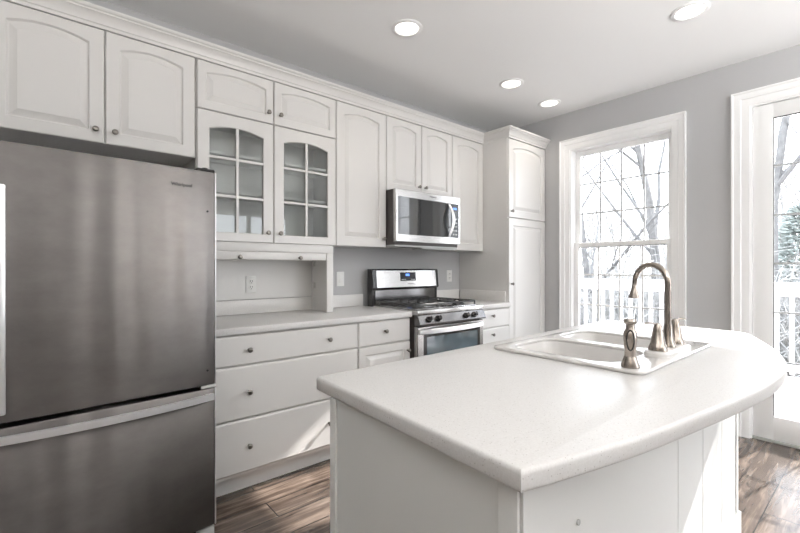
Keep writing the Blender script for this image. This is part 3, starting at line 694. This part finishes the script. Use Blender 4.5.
# round plug on the seating side
b = nb(); lathe(b, [(0.006, 0.0), (0.006, -0.003), (0.004, -0.004)], (0.820, 0.4100, 0.72), 'Y', 12); obj('plug', b, M['grey'], isl)

def rrect(x0, x1, y0, y1, r, n=6, ccw=True):
    pts = []
    for cx, cy, a0 in ((x1-r, y1-r, 0), (x0+r, y1-r, PI/2), (x0+r, y0+r, PI), (x1-r, y0+r, 1.5*PI)):
        for k in range(n+1):
            a = a0 + PI/2*k/n; pts.append((cx+r*math.cos(a), cy+r*math.sin(a)))
    return pts if ccw else pts[::-1]
# curved top outline
ctrl = [(0.572, 0.378), (0.65, 0.357), (0.75, 0.3325), (0.892, 0.302), (1.099, 0.269), (1.33, 0.235), (1.55, 0.214), (1.76, 0.212), (1.95, 0.235), (2.13, 0.277), (2.30, 0.330), (2.46, 0.388), (2.60, 0.445), (2.645, 0.49), (2.66, 0.56), (2.655, 0.75), (2.648, 1.00), (2.645, 1.12), (2.635, 1.135), (2.2, 1.128), (1.6, 1.118), (1.0, 1.105), (0.617, 1.098), (0.604, 1.088)]
def smooth_poly(c, i0, i1, sub=4):
    out = []
    for i in range(len(c)):
        p0, p1, p2, p3 = c[i-1], c[i], c[(i+1) % len(c)], c[(i+2) % len(c)]
        out.append(p1)
        if i0 <= i < i1:
            if i == i0: p0 = (2*p1[0]-p2[0], 2*p1[1]-p2[1])
            if i == i1-1: p3 = (2*p2[0]-p1[0], 2*p2[1]-p1[1])
            for s in range(1, sub):
                t = s/sub
                out.append(tuple(0.5*((2*p1[k]) + (-p0[k]+p2[k])*t + (2*p0[k]-5*p1[k]+4*p2[k]-p3[k])*t*t + (-p0[k]+3*p1[k]-3*p2[k]+p3[k])*t**3) for k in (0, 1)))
    return out
top = smooth_poly(ctrl, 0, 14)
SX0, SX1, SYa, SYb = 1.335, 2.075, 0.470, 1.022
hole = rrect(SX0+0.022, SX1-0.022, SYa+0.022, SYb-0.022, 0.03, ccw=False)
wt = thing('island_worktop', 'bow-fronted pale speckled worktop on the kitchen island', 'countertop', (1.6, 0.7, 0.874))
curve_slab('top', [top, hole], 0.894, 0.020, 0.009, M['counter'], wt, 3)

# sink
sk = thing('sink', 'white double-basin drop-in sink set in the island worktop', 'sink', (1.77, 0.75, CT))
A = rrect(1.385, 1.690, 0.575, 0.975, 0.075); A2 = rrect(1.748, 2.030, 0.575, 0.985, 0.075)
curve_slab('rim', [rrect(SX0, SX1, SYa, SYb, 0.035), A[::-1], A2[::-1]], 0.9205, 0.006, 0.005, M['porcelain'], sk, 3)
def basin(x0, x1, y0, y1, depth):
    b = nb(); L = []
    for d, z in ((-0.004, 0.917), (0.002, 0.905), (0.012, 0.80), (0.018, CT-depth+0.035), (0.035, CT-depth+0.008), (0.06, CT-depth), (0.12, CT-depth-0.003)):
        r = max(0.02, 0.075-d*0.5); L.append([(x, y, z) for x, y in rrect(x0+d, x1-d, y0+d, y1-d, r)])
    loops(b, L, cap0=False); o = obj('basin', b, M['porcelain'], sk)
    cx, cy = (x0+x1)/2, (y0+y1)/2
    b = nb(); lathe(b, [(0.042, CT-depth-0.002), (0.042, CT-depth+0.001), (0.034, CT-depth+0.001), (0.03, CT-depth-0.001)], (cx, cy, 0)); obj('drain', b, M['chrome'], o)
basin(1.385, 1.690, 0.575, 0.975, 0.035+0.15); basin(1.748, 2.030, 0.575, 0.985, 0.19)

# faucet: deck plate, spout, two lever handles
zf = 0.9266
ta = thing('faucet', 'brushed nickel gooseneck faucet with two lever handles on the sink', 'faucet', (1.735, 0.528, zf))
b = nb(); L = [[(x, y, z) for x, y in rrect(1.588+d, 1.882-d, 0.488+d, 0.568-d, 0.036-d)] for d, z in ((0, zf), (0, zf+0.012), (0.006, zf+0.018), (0.02, zf+0.02))]
loops(b, L); obj('deck_plate', b, M['porcelain'], ta, label='white deck plate')
zp = zf+0.02
cxs, cys = 1.735, 0.528
b = nb(); lathe(b, [(0.026, zp), (0.025, zp+0.008), (0.017, zp+0.025), (0.0145, zp+0.070), (0.0135, zp+0.080)], (cxs, cys, 0), n=28); obj('spout_base', b, M['nickel'], ta)
az = math.radians(68); R_ = 0.072; ztop = 1.255; pts = []; rad = []
zc_ = ztop - R_ - 0.0095
for k in range(6): pts.append((cxs, cys, zp+0.075 + (zc_-zp-0.075)*k/5)); rad.append(0.0115)
for k in range(1, 21):
    a = PI*k/20; h = R_*(1-math.cos(a)); pts.append((cxs+math.cos(az)*h, cys+math.sin(az)*h, zc_+R_*math.sin(a))); rad.append(0.0115-0.002*k/20)
end = Vector(pts[-1]); pts.append(tuple(end+Vector((-0.002, 0.001, -0.024)))); rad.append(0.009)
b = nb(); tube(b, pts, rad, 16); obj('spout', b, M['nickel'], ta)
b = nb(); lathe(b, [(0.0085, 0.010), (0.0095, 0.006), (0.0095, 0.0), (0.012, -0.010), (0.020, -0.037), (0.0205, -0.042), (0.016, -0.043)], (end.x-0.003, end.y+0.001, end.z-0.018), n=24); obj('nozzle', b, M['nickel'], ta)
def handle(cx, cy, az_):
    b = nb(); lathe(b, [(0.034, zp-0.004), (0.0335, zp+0.006), (0.027, zp+0.022), (0.0255, zp+0.024), (0.0175, zp+0.070), (0.013, zp+0.086), (0.010, zp+0.092), (0.005, zp+0.094)], (cx, cy, 0), n=28); bmesh.ops.scale(b, vec=(0.9, 0.9, 1), space=Matrix.Translation((-cx, -cy, 0)), verts=b.verts[:]); h = obj('handle', b, M['nickel'], ta)
    b = nb(); dx, dy = math.cos(az_), math.sin(az_)
    tube(b, [(cx, cy, zp+0.088), (cx+dx*0.02, cy+dy*0.02, zp+0.094), (cx+dx*0.034, cy+dy*0.034, zp+0.093), (cx+dx*0.041, cy+dy*0.041, zp+0.091)], [0.006, 0.006, 0.007, 0.005], 12, flat=0.5); obj('lever', b, M['nickel'], h)
handle(1.632, 0.528, math.radians(125)); handle(1.828, 0.532, math.radians(-35))

# side sprayer
sp = thing('side_sprayer', 'brushed nickel side sprayer standing at the near corner of the sink', 'sprayer', (1.378, 0.522, zf))
b = nb(); lathe(b, [(0.0265, zf+0.0002), (0.0265, zf+0.006), (0.0185, zf+0.030), (0.017, zf+0.034)], (1.378, 0.522, 0), n=28); obj('base', b, M['nickel'], sp)
b = nb(); lathe(b, [(0.0165, zf+0.0345), (0.0165, zf+0.055), (0.0195, zf+0.085), (0.0185, zf+0.108), (0.0125, zf+0.118), (0.012, zf+0.132), (0.017, zf+0.136), (0.0185, zf+0.142), (0.016, zf+0.149), (0.008, zf+0.151)], (1.378, 0.522, 0), n=28); sb = obj('body', b, M['nickel'], sp)
# thumb pad with dark outline facing the camera side
b = nb(); ring = []; cen = Vector((1.378, 0.522, zf+0.085)); face = Vector((-0.93, -0.37, 0)).normalized(); side = face.cross(Vector((0, 0, 1)))
for k in range(28):
    a = 2*PI*k/28; x_ = 0.0105*math.cos(a); z_ = 0.031*math.sin(a); ring.append(tuple(cen + side*x_ + Vector((0, 0, z_)) + face*(math.sqrt(0.0200**2-x_**2)-0.0004*abs(math.sin(a))-0.0012*(z_/0.031)**2)))
tube(b, ring+[ring[0]], 0.0016, 6, cap=False); obj('thumb_pad', b, M['gap'], sb)

# ================================================================ CEILING LIGHTS
for k, (x, y, lab) in enumerate(((1.735, 1.974, 'round recessed ceiling light nearest the glass-door cabinet'), (2.888, 0.765, 'round recessed ceiling light nearest the patio door, right of the others'), (2.911, 2.015, 'round recessed ceiling light in front of the microwave cabinets'), (3.522, 2.028, 'round recessed ceiling light closest to the pantry and window'))):
    c = thing('ceiling_light', lab, 'ceiling light', (x, y, ZC), 'recessed ceiling lights')
    b = nb(); r = 0.098
    prof = [(r, -0.0005), (r, -0.004), (r-0.006, -0.008), (0.078, -0.009), (0.074, -0.006), (0.072, -0.0008)]
    lathe(b, [(a_, ZC+h) for a_, h in prof], (x, y, 0), n=40, cap=False); obj('trim_ring', b, M['trim'], c)
    b = nb(); lathe(b, [(0.0715, ZC-0.0006), (0.0715, ZC-0.0035), (0.05, ZC-0.0055), (0.02, ZC-0.0065)], (x, y, 0), n=40); obj('lens', b, M['lens'], c)
    l = bpy.data.lights.new('downlight', 'SPOT'); l.energy = 8; l.color = (1.0, 0.92, 0.82); l.spot_size = math.radians(130); l.spot_blend = 0.8; l.shadow_soft_size = 0.06
    lo = bpy.data.objects.new('downlight', l); C.objects.link(lo); lo.parent = c; lo.location = (0, 0, -0.02)

# bowl pendants added out of view behind the camera to brighten the ceiling
M['added_bulb'] = mat('added_warm_bulb', (0.9, 0.8, 0.6, 1), 0.5, emit=(1.0, 0.72, 0.42, 1), estr=45, bump=0.001)  # glowing bulb added to give the fridge door a warm reflection
M['bowl'] = mat('frosted_bowl', (0.85, 0.83, 0.78, 1), 0.4, bump=0.01)
for k, (x, y, lab) in enumerate(((1.75, -1.7, 'added unseen bowl pendant behind the camera, towards the window side'), (-0.9, -0.5, 'added unseen bowl pendant behind the camera, at the far left'))):
    c = thing('added_pendant_lamp', lab, 'lamp', (x, y, 1.78), 'bowl pendants added to light the ceiling')
    b = nb(); lathe(b, [(0.02, 1.70), (0.12, 1.73), (0.19, 1.79), (0.205, 1.85), (0.199, 1.85), (0.184, 1.795), (0.115, 1.738), (0.02, 1.708)], (x, y, 0), n=32); obj('lamp_shade', b, M['bowl'], c)
    b = nb(); lathe(b, [(0.01, 1.60), (0.035, 1.612), (0.048, 1.645), (0.035, 1.68), (0.012, 1.6995)], (x, y, 0), n=20); obj('added_bulb', b, M['added_bulb'], c)
    b = nb(); tube(b, [(x, y, 1.7085), (x, y, ZC-0.03)], 0.006, 8); lathe(b, [(0.06, ZC-0.0005), (0.055, ZC-0.03), (0.01, ZC-0.035)], (x, y, 0)); obj('stem', b, M['nickel'], c)
    l = bpy.data.lights.new('added_uplight', 'AREA'); l.shape = 'DISK'; l.size = 0.3; l.energy = (170, 75)[k]; l.color = (1.0, 0.99, 0.975)  # upward area lamp added in each bowl to brighten the ceiling
    lo = bpy.data.objects.new('added_uplight', l); C.objects.link(lo); lo.parent = c; lo.location = (0, 0, 0.068); lo.rotation_euler = (PI, 0, 0)

# ================================================================ OUTSIDE
b = nb(); box(b, XW+0.165, 70, -60, 70, -2.3, -2.2); g = obj('ground', b, M['ground'], None); g['kind'] = 'structure'
b = nb(); y = -3.0
while y < 6.0: box(b, XW+0.165, 6.66, y, y+0.135, -0.075, -0.045, 0.003, 1); y += 0.14
d = obj('deck_floor', b, M['deck'], None); d['kind'] = 'structure'
b = nb(); box(b, XW+0.165, XW+0.205, -3.0, 6.0, -0.24, -0.076); box(b, 6.60, 6.64, -3.0, 6.0, -0.24, -0.076)
for y in (-2.9, 1.5, 5.9): box(b, 6.45, 6.57, y-0.06, y+0.06, -2.199, -0.076)
d = obj('deck_joists', b, M['rail'], None); d['kind'] = 'structure'
RXd = 6.50
dr = thing('deck_railing', 'white wooden deck railing with square balusters outside the window', 'railing', (RXd, 1.5, -0.045))
bx('top_rail', M['rail'], dr, RXd-0.02, RXd+0.02, -3.0, 6.0, 0.90, 1.035, bev=0.003)
bx('cap_rail', M['rail'], dr, RXd-0.07, RXd+0.07, -3.0, 6.0, 1.036, 1.06, bev=0.003)
bx('bottom_rail', M['rail'], dr, RXd-0.02, RXd+0.02, -3.0, 6.0, 0.04, 0.12, bev=0.003)
bal = bx('baluster', M['rail'], dr, RXd+0.021, RXd+0.059, -0.019, 0.019, 0.0, 1.03)
bal.location = (0, -1.5+(-1.0)+0.0, 0)
bal.location = Vector((0, -1.0, 0))
for k in range(1, 52):
    o = bal.copy(); C.objects.link(o); o.location = Vector((0, -1.0+k*0.1335, 0))
for y in (-1.8, 0.0, 1.8+0.0, 3.6, 5.4): bx('post', M['rail'], dr, RXd-0.111, RXd-0.021, y-0.045, y+0.045, -0.0445, 1.0355, bev=0.003)

def tree_mesh(seed, h, r0, spread, depth=4, forks=(3, 4)):
    rnd = random.Random(seed); b = nb()
    def branch(p, d, ln, r, lev):
        n = 5 if lev < 2 else 3; pts = [p]; q = p; dd = d.copy()
        for k in range(n):
            dd = (dd + Vector((rnd.uniform(-1, 1), rnd.uniform(-1, 1), rnd.uniform(-0.5, 0.9)))*0.10*(1+lev*0.5)).normalized()
            q = q + dd*ln/n; pts.append(q)
        tube(b, pts, [r*(1-0.65*k/n) for k in range(n+1)], 6 if lev < 2 else 3, cap=False)
        if lev < depth:
            cnt = rnd.randint(*forks) + (4 if lev == 0 else 0)
            for k in range(cnt):
                t = rnd.uniform(0.35 if lev == 0 else 0.2, 1.0); i = min(int(t*n), n-1); base = pts[i].lerp(pts[i+1], t*n-i)
                a = rnd.uniform(0, 2*PI); side = Vector((math.cos(a), math.sin(a), rnd.uniform(0.1, 0.7)))
                nd = (dd*0.55 + side*spread).normalized()
                branch(base, nd, ln*rnd.uniform(0.42, 0.65), r*(1-0.6*t)*rnd.uniform(0.4, 0.6), lev+1)
    branch(Vector((0, 0, 0)), Vector((0, 0, 1)), h, r0, 0)
    me = bpy.data.meshes.new('bare_tree'); bmesh.ops.recalc_face_normals(b, faces=b.faces[:]); b.to_mesh(me); b.free(); return me
def add_tree(me, m, x, y, sc, rz, label, group=None, name='bare_tree'):
    if not me.materials: me.materials.append(m)
    o = bpy.data.objects.new(name, me); C.objects.link(o); o.location = (x, y, -2.2); o.scale = (sc, sc, sc); o.rotation_euler = (0, 0, rz)
    return tag(o, label, 'tree', group)
T = [tree_mesh(s, 9.0, 0.16, 0.9, 4) for s in (3, 8, 21)]
TF = [tree_mesh(s, 9.0, 0.13, 0.8, 3, (4, 6)) for s in (33, 42, 57, 64)]
add_tree(T[0], M['bark'], 13.5, 4.35, 1.0, 0.4, 'large forked leafless tree seen in the right panes of the window')
add_tree(T[1], M['bark'], 11.5, 5.6, 0.75, 2.4, 'slender leafless tree seen in the left panes of the window')
add_tree(T[2], M['bark'], 12.5, 1.9, 0.9, 1.1, 'leafless tree whose twigs show through the patio door')
for k, (x, y, sc) in enumerate(((19, 2.2, 0.55), (20, 5.2, 0.6), (21, 8.6, 0.6), (20.5, 11.9, 0.6), (26, 3.6, 0.7), (26.5, 8.0, 0.7), (27, 13.0, 0.7))):
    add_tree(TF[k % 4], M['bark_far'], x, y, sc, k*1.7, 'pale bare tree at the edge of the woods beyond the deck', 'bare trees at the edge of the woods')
def merged(name, meshes, spots, m):
    b = nb()
    for k, (x, y, sc, rz) in enumerate(spots):
        me = meshes[k % len(meshes)]; n0 = len(b.verts); b.from_mesh(me); b.verts.ensure_lookup_table()
        bmesh.ops.transform(b, matrix=Matrix.Translation((x, y, -2.2)) @ Matrix.Rotation(rz, 4, 'Z') @ Matrix.Scale(sc, 4), verts=b.verts[n0:])
    me = bpy.data.meshes.new(name); b.to_mesh(me); b.free(); me.materials.append(m)
    o = bpy.data.objects.new(name, me); C.objects.link(o); return o
rnd = random.Random(5); sp_ = []
for k in range(60):
    x = rnd.uniform(30, 46); sp_.append((x, x*math.tan(rnd.uniform(-0.05, 0.62)), rnd.uniform(0.6, 1.0), rnd.uniform(0, 6.28)))
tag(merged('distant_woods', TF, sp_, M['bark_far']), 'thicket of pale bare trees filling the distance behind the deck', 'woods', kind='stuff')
def shrub_mesh(seed):
    rnd = random.Random(seed); b = nb()
    for k in range(90):
        a = rnd.uniform(0, 6.28); p = Vector((rnd.gauss(0, 0.5), rnd.gauss(0, 0.5), 0)); pts = [p]; d = Vector((math.cos(a)*0.4, math.sin(a)*0.4, 1)).normalized(); ln = rnd.uniform(0.8, 2.4)
        for s in range(4):
            d = (d+Vector((rnd.uniform(-1, 1), rnd.uniform(-1, 1), rnd.uniform(-0.6, 0.3)))*0.35).normalized(); pts.append(pts[-1]+d*ln/4)
            if s: tube(b, [pts[-1], pts[-1]+Vector((rnd.uniform(-.4, .4), rnd.uniform(-.4, .4), rnd.uniform(-.1, .4)))], [0.007, 0.003], 3, cap=False)
        tube(b, pts, [0.016, 0.014, 0.011, 0.008, 0.004], 3, cap=False)
    me = bpy.data.meshes.new('bare_shrub'); b.to_mesh(me); b.free(); me.materials.append(M['bark_far']); return me
SH = [shrub_mesh(s) for s in (1, 2, 3)]
sp_ = []
for k in range(170):
    x = rnd.uniform(10.5, 26); sp_.append((x, x*math.tan(rnd.uniform(-0.05, 0.6)), rnd.uniform(1.0, 1.75), rnd.uniform(0, 6.28)))
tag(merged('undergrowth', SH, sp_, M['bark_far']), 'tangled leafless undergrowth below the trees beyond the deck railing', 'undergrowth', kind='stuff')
# evergreen behind the patio door
ev = thing('evergreen_tree', 'bushy evergreen tree seen through the patio door', 'tree', (17.5, 1.75, -2.2))
b = nb(); tube(b, [(17.5, 1.75, -2.2), (17.5, 1.75, 2.9)], [0.12, 0.02], 8); obj('trunk', b, M['bark'], ev)
b = nb(); rnd = random.Random(9)
for k in range(2600):
    u = rnd.random()**0.8; z = -1.9 + 5.0*u; R1 = 1.7*(1-u)**0.75 + 0.08; a = rnd.uniform(0, 2*PI); r = R1*rnd.uniform(0.35, 1.0)
    p = Vector((17.5+r*math.cos(a), 1.75+r*math.sin(a), z)); d = Vector((math.cos(a), math.sin(a), rnd.uniform(-0.2, 0.7))).normalized()
    s = d.cross(Vector((0, 0, 1))).normalized()*rnd.uniform(0.03, 0.07); ln = rnd.uniform(0.15, 0.34)
    v = [b.verts.new(q) for q in (p-s, p+s, p+d*ln, p+Vector((0, 0, 0.05)))]
    b.faces.new((v[0], v[1], v[2])); b.faces.new((v[1], v[3], v[2])); b.faces.new((v[3], v[0], v[2]))
obj('foliage', b, M['needle'], ev, smooth=False)
